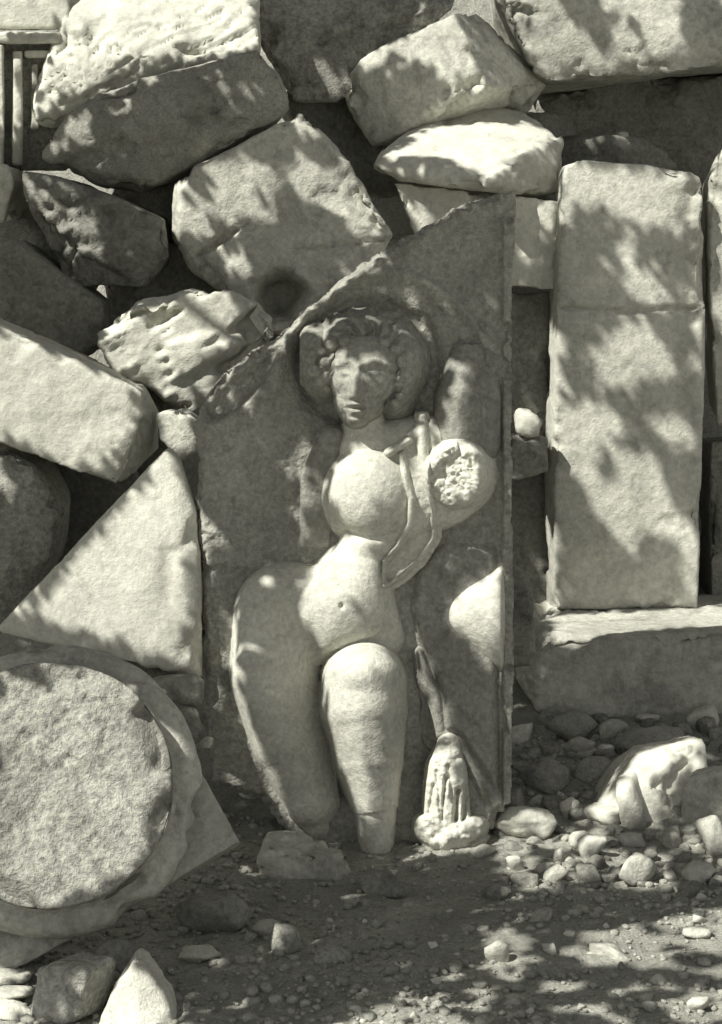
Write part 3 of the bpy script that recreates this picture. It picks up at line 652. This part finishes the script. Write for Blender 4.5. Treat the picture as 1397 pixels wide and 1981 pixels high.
S(1350, 1690, 80, 40, 'stone', 'jagged pale stone below the small square block', 'stone', 'marble', 69)
S(735, 1712, 110, 46, 'stone', 'flat dark stone under the figure\'s standing leg', 'stone', 'grey', 70)
S(752, 1690, 40, 16, 'stone_chip', 'thin white chip at the foot of the standing leg', 'stone chip', 'white', 71)
S(1050, 1770, 54, 30, 'stone', 'pale pebble in the middle of the soil, above the lone white pebble', 'pebble', 'marble', 72)
S(640, 1845, 80, 40, 'stone', 'dull grey stone half sunk in the dark soil', 'stone', 'pebble', 73, sink=.35)
S(930, 1650, 60, 26, 'stone', 'pale stone against the gathered fold of the relief', 'stone', 'white', 74)
# the bank of cobbles under the long block
k = 0; spots = []
for i in range(3000):
    if k >= 84: break
    px, py = RNG.uniform(985, 1410), RNG.uniform(1385, 1715); w = RNG.uniform(40, 92) if py < 1560 else RNG.uniform(32, 66)
    if any(math.hypot((px - a) * .8, py - b) < (w + c) * 0.36 for a, b, c in spots): continue
    spots.append((px, py, w)); k += 1
spots.sort(key=lambda q: q[1])
ORD = 'leftmost second third fourth fifth sixth seventh eighth ninth tenth eleventh twelfth'.split()
for r, row in enumerate(('row right under the long low block', 'second row below the long low block', 'third row below the long low block', 'fourth row below the long low block', 'fifth row below the long low block', 'sixth row below the long low block', 'lowest row, next to the open soil')):
    m = (len(spots) + 6) // 7; line_ = sorted(spots[r * m:(r + 1) * m])
    for i, (px, py, w) in enumerate(line_):
        mt = ['pebble', 'grey', 'marble', 'grey', 'dark'][RNG.randint(5)]
        lab = '%s worn cobble, %s in the %s' % ({'pebble': 'greyish', 'grey': 'grey', 'marble': 'pale', 'dark': 'dull'}[mt], ORD[i] + ('' if i == 0 else ' from the left'), row)
        S(px, py, w, w * RNG.uniform(.5, .75), 'cobble', lab, 'cobble', mt, 700 + r * 20 + i,
          rot=RNG.uniform(0, 6), roll=RNG.uniform(-.3, .3), group='cobbles banked under the long block', sink=.3, sharp=30.0)
# rubble pebbles strewn over the slope and the soil: alike, a couple of hundred
used = []
k = 0
for i in range(6000):
    if k >= 240: break
    if RNG.rand() < 0.62: px, py = RNG.uniform(960, 1400), RNG.uniform(1400, 1720)
    else: px, py = RNG.uniform(330, 1400), RNG.uniform(1690, 1985)
    w = (RNG.choice([20, 28, 38, 54], p=[.3, .3, .25, .15]) if py < 1720 else RNG.choice([14, 18, 24, 36], p=[.35, .35, .22, .08])) * RNG.uniform(.8, 1.2)
    if px < 960 and py < 1760: continue
    if any(math.hypot(px - a, py - b) < (w + c) * 0.42 for a, b, c in used): continue
    used.append((px, py, w)); k += 1
    S(px, py, w, w * RNG.uniform(.5, .85), 'pebble', 'small stone strewn among the rubble and soil at the foot of the heap', 'pebble',
      ['pebble', 'marble', 'pebble', 'grey', 'grey', 'pebble', 'white'][RNG.randint(7)], 500 + i % 140, sub=3 if w > 22 else 2, rot=RNG.uniform(0, 6), roll=RNG.uniform(-.4, .4), group='pebbles strewn at the foot of the heap', sink=.38, planes=7)
def gravel():
    d, f = ico(1); V = []; F = []; n = 0
    shapes = [stone_shape((1, 1, .7), 1, 900 + j)[0] for j in range(24)]
    m = 15000; XY = np.stack([RNG.uniform(-1.0, 1.1, m), RNG.uniform(-1.15, 0.5, m)], 1); Z = ground_z(XY[:, 0], XY[:, 1])
    dens = fbm(np.stack([XY[:, 0] * 3, XY[:, 1] * 3, Z * 0 + 1], 1), 2, 66)
    for i in range(m):
        x, y = XY[i]
        if y > 0.12 and x < 0.3: continue
        s = RNG.choice([.005, .008, .013, .022], p=[.4, .34, .2, .06]) * RNG.uniform(.8, 1.3)
        if RNG.rand() > 0.55 + dens[i]: continue
        a = RNG.uniform(0, 6.28); c, q = math.cos(a), math.sin(a); v = shapes[i % 24] * s
        v = np.stack([v[:, 0] * c - v[:, 1] * q, v[:, 0] * q + v[:, 1] * c, v[:, 2]], -1)
        V.append(v + np.array([x, y, Z[i] + s * .12 + .002])); F.append(f + n); n += len(v)
    o = link('gravel', fast_mesh(np.concatenate(V), np.concatenate(F)), M['gravel'], smooth=False)
    tag(o, 'fine grit and crumbs scattered over the dark soil', 'gravel', kind='stuff')
gravel()
# ------------------------------------------------------------------ the tree up the slope to the left whose leaves dapple the heap
LIT = [[(636, 682), (700, 690), (706, 770), (690, 826), (652, 790)], [(10, 1330), (150, 1290), (260, 1340), (325, 1470), (200, 1430), (0, 1490)], [(640, 900), (700, 850), (800, 880), (800, 1000), (745, 1090), (740, 1180), (640, 1262), (565, 1200), (575, 1120), (655, 1050)], [(392, 790), (540, 645), (640, 545), (740, 475), (755, 498), (560, 665), (420, 775)],  # places (photograph pixels) the sun reaches between the leaves
 [(60, 240), (120, 40), (140, 0), (500, 0), (500, 85), (350, 140), (170, 190)], [(0, 0), (130, 0), (110, 60), (0, 75)], [(0, 80), (25, 80), (25, 250), (0, 250)],
 [(540, 120), (650, 130), (660, 190), (580, 190)], [(690, 112), (880, 22), (945, 165), (870, 165), (835, 120), (760, 110), (700, 150)],
 [(960, 0), (1040, 0), (1000, 60)], [(1040, 70), (1100, 60), (1140, 110), (1200, 60), (1270, 70), (1270, 115), (1150, 155), (1060, 155)], [(1150, 0), (1300, 0), (1260, 30)],
 [(740, 300), (915, 195), (1090, 262), (950, 345), (860, 305)], [(770, 355), (960, 370), (800, 445)], [(1000, 390), (1080, 388), (1070, 450), (1010, 530)],
 [(410, 300), (510, 310), (500, 360), (480, 430), (430, 430), (400, 370)], [(420, 490), (480, 480), (490, 560), (450, 560)], [(640, 280), (700, 320), (740, 440), (690, 450), (650, 340)],
 [(560, 225), (610, 230), (620, 270), (580, 260)], [(322, 340), (352, 340), (347, 480), (402, 560), (380, 570), (325, 470)],
 [(420, 150), (500, 160), (490, 190), (430, 175)], [(80, 300), (170, 190), (175, 250), (120, 325)],
 [(30, 330), (80, 360), (150, 390), (190, 430), (180, 500), (130, 510), (100, 450), (60, 380)],
 [(190, 630), (260, 595), (360, 570), (430, 560), (540, 640), (480, 690), (390, 770), (300, 780), (220, 710)],
 [(0, 630), (275, 752), (232, 948), (0, 862)], [(322, 870), (392, 990), (396, 1300), (50, 1190)], [(300, 790), (370, 790), (380, 870), (330, 870)],
 [(0, 1490), (200, 1430), (325, 1470), (332, 1560), (250, 1680), (100, 1755), (0, 1745)], [(250, 1340), (310, 1400), (330, 1480), (260, 1440)],
 [(640, 930), (680, 860), (750, 850), (800, 900), (795, 980), (760, 1030), (690, 1035), (640, 980)], [(800, 825), (832, 825), (848, 1045), (800, 1060), (740, 1120), (740, 1090), (790, 1000)],
 [(828, 860), (890, 845), (948, 890), (942, 950), (880, 988), (832, 960)], [(585, 1120), (650, 1055), (740, 1080), (730, 1180), (620, 1258), (572, 1190)],
 [(615, 1265), (700, 1238), (775, 1250), (775, 1360), (738, 1480), (730, 1575), (690, 1575), (640, 1430)],
 [(978, 1095), (920, 1110), (860, 1160), (852, 1200), (950, 1278), (978, 1260)], [(880, 690), (918, 695), (922, 835), (845, 855)],
 [(436, 1200), (456, 1180), (462, 1330), (510, 1450), (570, 1590), (530, 1580), (450, 1350)], [(440, 1390), (490, 1430), (520, 1545), (450, 1545)],
 [(815, 1440), (900, 1440), (948, 1640), (800, 1660)], [(806, 1265), (850, 1330), (880, 1430), (845, 1430)], [(634, 680), (652, 690), (672, 820), (650, 790)],
 [(580, 900), (596, 900), (590, 1060), (576, 1060)], [(745, 880), (800, 840), (805, 870), (760, 890)],
 [(1085, 312), (1355, 335), (1355, 440), (1200, 430), (1160, 400), (1085, 430)], [(1190, 480), (1230, 440), (1240, 520), (1300, 560), (1360, 570), (1360, 600), (1220, 590)],
 [(1150, 660), (1200, 625), (1260, 630), (1295, 700), (1240, 755), (1140, 745)], [(1330, 620), (1360, 600), (1360, 690)], [(1055, 620), (1088, 640), (1092, 780), (1140, 770), (1215, 800), (1180, 880), (1055, 880)],
 [(1260, 790), (1320, 800), (1350, 860), (1280, 860)], [(1150, 930), (1280, 900), (1290, 1000), (1160, 1000)], [(1048, 860), (1075, 860), (1078, 1180), (1050, 1180)], [(1320, 990), (1352, 990), (1352, 1150), (1322, 1150)],
 [(1060, 1130), (1110, 1160), (1080, 1180)], [(1370, 285), (1397, 275), (1397, 820), (1368, 820)], [(1062, 1190), (1397, 1170), (1397, 1232), (1070, 1244)], [(1300, 1190), (1397, 1190), (1397, 1260), (1320, 1250)],
 [(955, 1570), (1060, 1545), (1085, 1600), (960, 1645)], [(1080, 1530), (1135, 1530), (1115, 1595)], [(1140, 1560), (1200, 1500), (1240, 1450), (1370, 1415), (1310, 1500), (1240, 1590), (1150, 1600)],
 [(1340, 1370), (1397, 1365), (1397, 1400), (1350, 1410)], [(1150, 1390), (1220, 1380), (1200, 1470), (1140, 1470)], [(975, 1640), (1025, 1640), (1025, 1700), (975, 1700)], [(1100, 1610), (1180, 1610), (1180, 1670), (1050, 1720)],
 [(1190, 1650), (1285, 1650), (1280, 1715), (1190, 1715)], [(930, 1800), (1010, 1800), (1010, 1875), (930, 1875)], [(1320, 1760), (1397, 1760), (1397, 1830), (1320, 1830)], [(1320, 1915), (1397, 1915), (1397, 1975), (1320, 1975)],
 [(1120, 1820), (1250, 1790), (1240, 1850), (1120, 1870)], [(700, 1940), (860, 1920), (900, 1981), (660, 1981)], [(170, 1981), (262, 1845), (350, 1981)], [(0, 1870), (65, 1880), (65, 1981), (0, 1981)],
 [(485, 1765), (545, 1765), (545, 1825), (485, 1825)], [(335, 1830), (430, 1830), (430, 1870), (335, 1870)], [(990, 785), (1055, 785), (1055, 845), (990, 845)], [(450, 1495), (520, 1495), (520, 1560), (450, 1560)],
 [(1185, 250), (1225, 250), (1225, 295), (1185, 295)], [(1330, 1560), (1397, 1560), (1397, 1640), (1330, 1640)],
]
HALF = [  # thin shade
 [(590, 610), (830, 610), (830, 670), (760, 690), (740, 800), (690, 830), (600, 760)], [(20, 1290), (250, 1300), (320, 1420), (320, 1500), (200, 1440), (0, 1500), (0, 1320)], [(390, 850), (600, 850), (600, 1090), (390, 1100)], [(860, 1900), (900, 1840), (1300, 1760), (1397, 1800), (1397, 1981), (860, 1981)],
 [(960, 1600), (1397, 1600), (1397, 1720), (960, 1720)], [(1055, 860), (1350, 860), (1350, 1060), (1055, 1060)], [(510, 80), (700, 80), (650, 200), (560, 200)], [(100, 240), (250, 200), (260, 360), (130, 330)], [(0, 880), (100, 960), (90, 1100), (0, 1200)],
 [(350, 300), (720, 300), (740, 460), (350, 460)], [(0, 80), (110, 80), (60, 250), (0, 250)], [(0, 300), (60, 300), (30, 420), (0, 420)],
 [(960, 0), (1397, 0), (1397, 130), (1040, 150)],
]
def plane_tree():
    q = 4; ys, xs = np.mgrid[0:int(H) // q + 1, 0:int(W) // q + 1]; X = xs * q * 1.0; Y = ys * q * 1.0
    mp = np.zeros(X.shape)
    for p in HALF: mp[inpoly(X, Y, p)] = 0.5
    for p in LIT: mp[inpoly(X, Y, p)] = 1.0
    bpy.context.view_layer.update(); dg = bpy.context.evaluated_depsgraph_get(); dg.update()
    e1 = np.cross(SUN, [0, 0, 1.0]); e1 /= np.linalg.norm(e1); e2 = np.cross(e1, SUN)
    c0 = np.array([0.0, 0.1, 0.85]); d = Vector(-SUN)
    def state(p):
        ok, loc, n, idx, ob, mt = SC.ray_cast(dg, Vector(p), d)
        if not ok: return 0.0
        px, py = to_px(np.array(loc))
        if not (-40 < px < W + 40 and -40 < py < H + 40): return 0.0
        if 0 <= px < W and 0 <= py < H:
            tgt = Vector(CAM); r = (tgt - loc); L = r.length; r.normalize()
            ok2, *_ = SC.ray_cast(dg, loc + r * 0.006 + Vector(n) * 0.004, r, distance=L - 0.1)
            if ok2: return 0.0
        return mp[int(np.clip(py, 0, H - 1)) // q, int(np.clip(px, 0, W - 1)) // q]
    V, F = [], []; n = 0; rng = np.random.RandomState(5); kept = []
    leaf = np.array([(0, -1, 0), (.42, -.35, .10), (.36, .35, .08), (0, 1, -.1), (-.36, .35, .08), (-.42, -.35, .10), (0, -.3, 0), (0, .35, -.02)])
    lf = [(0, 1, 6), (1, 2, 7), (1, 7, 6), (2, 3, 7), (0, 6, 5), (5, 6, 7), (5, 7, 4), (4, 7, 3)]
    G = 0.012; A0, B0 = -1.5, -1.75; na, nb = int(3.0 / G), int(3.5 / G)
    mpg = np.zeros((na, nb))
    for i in range(na):
        for j in range(nb):
            a, b = A0 + i * G, B0 + j * G
            if (a / 1.5) ** 2 + (b / 1.75) ** 2 <= 1.1: mpg[i, j] = state(c0 + e1 * a + e2 * b + SUN * 3.0)
    lit = mpg >= 1; dist = np.full(mpg.shape, 9.0)
    cur = lit.copy(); dist[cur] = 0
    for k in range(1, 9):                                   # clearance to the nearest gap, in cells
        g = cur.copy(); g[1:] |= cur[:-1]; g[:-1] |= cur[1:]; g[:, 1:] |= cur[:, :-1]; g[:, :-1] |= cur[:, 1:]
        dist[g & ~cur] = k; cur = g
    cover = np.zeros(mpg.shape); ii, jj = np.meshgrid(np.arange(na), np.arange(nb), indexing='ij')
    order = np.array([(i, j) for i in range(na) for j in range(nb)]); rng.shuffle(order)
    for i, j in order:
        a, b = A0 + i * G, B0 + j * G
        if (a / 1.5) ** 2 + (b / 1.75) ** 2 > 1.0 or lit[i, j] or cover[i, j] >= 1.0: continue
        if mpg[i, j] > 0 and rng.rand() < 0.92: continue
        if mpg[i, j] == 0 and rng.rand() < 0.05: continue
        s = min(0.062, max(0.018, dist[i, j] * G * 1.15)) * rng.uniform(.85, 1.1)
        t = 1.3
        while t < 3.2:                                      # the boughs hang clear of the view
            gx, gy = to_px(c0 + e1 * a + e2 * b + SUN * t)
            if gx < -220 or gy < -220: break
            t += 0.1
        t += rng.uniform(0, 0.5); c = c0 + e1 * (a + rng.uniform(-.004, .004)) + e2 * (b + rng.uniform(-.004, .004)) + SUN * t
        z = SUN + rng.normal(size=3) * 0.3; z /= np.linalg.norm(z); x = np.cross(z, rng.normal(size=3)); x /= np.linalg.norm(x); y = np.cross(z, x)
        v = c + (leaf[:, :1] * 1.35 * x + leaf[:, 1:2] * y + leaf[:, 2:] * z) * s
        V.append(v); F += [(p0 + n, p1 + n, p2 + n) for p0, p1, p2 in lf]; n += 8; kept.append(c)
        R = int(s / G) + 2; i0, i1, j0, j1 = max(i - R, 0), min(i + R + 1, na), max(j - R, 0), min(j + R + 1, nb)
        cover[i0:i1, j0:j1] += np.hypot((ii[i0:i1, j0:j1] - i) * G, (jj[i0:i1, j0:j1] - j) * G) < s * 0.62
    lm = bpy.data.materials.new('leaf'); lm.use_nodes = True; lm.node_tree.nodes['Principled BSDF'].inputs['Base Color'].default_value = (0.07, 0.075, 0.055, 1)
    bk = stone_mat('bark', 0.16, 0.07, 0.5, 3.0, 1.2, 0.5)
    kept = np.array(kept); root = np.array([-3.4, 0.55, float(ground_z(-3.4, 0.55)) - 0.1])
    o = empty('plane_tree', root); tag(o, 'leafy tree standing left of the heap that throws the dappled shade', 'tree')
    cr = link('crown', fast_mesh(np.concatenate(V) - root, np.array(F)), lm, parent=o, smooth=False); cr['kind'] = 'stuff'
    def tube(name, pts, rad):
        pts = np.array(pts); vs, fs = [], []; m = 10
        for k, p in enumerate(pts):
            t = pts[min(k + 1, len(pts) - 1)] - pts[max(k - 1, 0)]; t /= np.linalg.norm(t); x = np.cross(t, [0.3, 1, 0.2]); x /= np.linalg.norm(x); y = np.cross(t, x)
            for j in range(m):
                g = 2 * math.pi * j / m; vs.append(p + (x * math.cos(g) + y * math.sin(g)) * rad[k] * (1 + .1 * math.sin(3 * g + k)))
            if k: fs += [((k - 1) * m + j, (k - 1) * m + (j + 1) % m, k * m + (j + 1) % m, k * m + j) for j in range(m)]
        return link(name, mesh_from(np.array(vs) - root, fs), bk, parent=o)
    fork = np.array([-3.3, 0.45, 3.0])
    tube('trunk', [root, root + (0.05, 0.02, .9), root + (.02, .1, 1.9), fork, fork + (.25, .2, .7)], [.19, .15, .13, .11, .07])
    for k in range(6):
        sub = kept[rng.randint(len(kept))]; tip = fork + (sub - fork) * 0.6
        mid = (fork + tip) / 2 + rng.normal(size=3) * .08 + (0, 0, .15)
        tube('limb', [fork, mid, tip], [.035, .018, .007])
plane_tree()
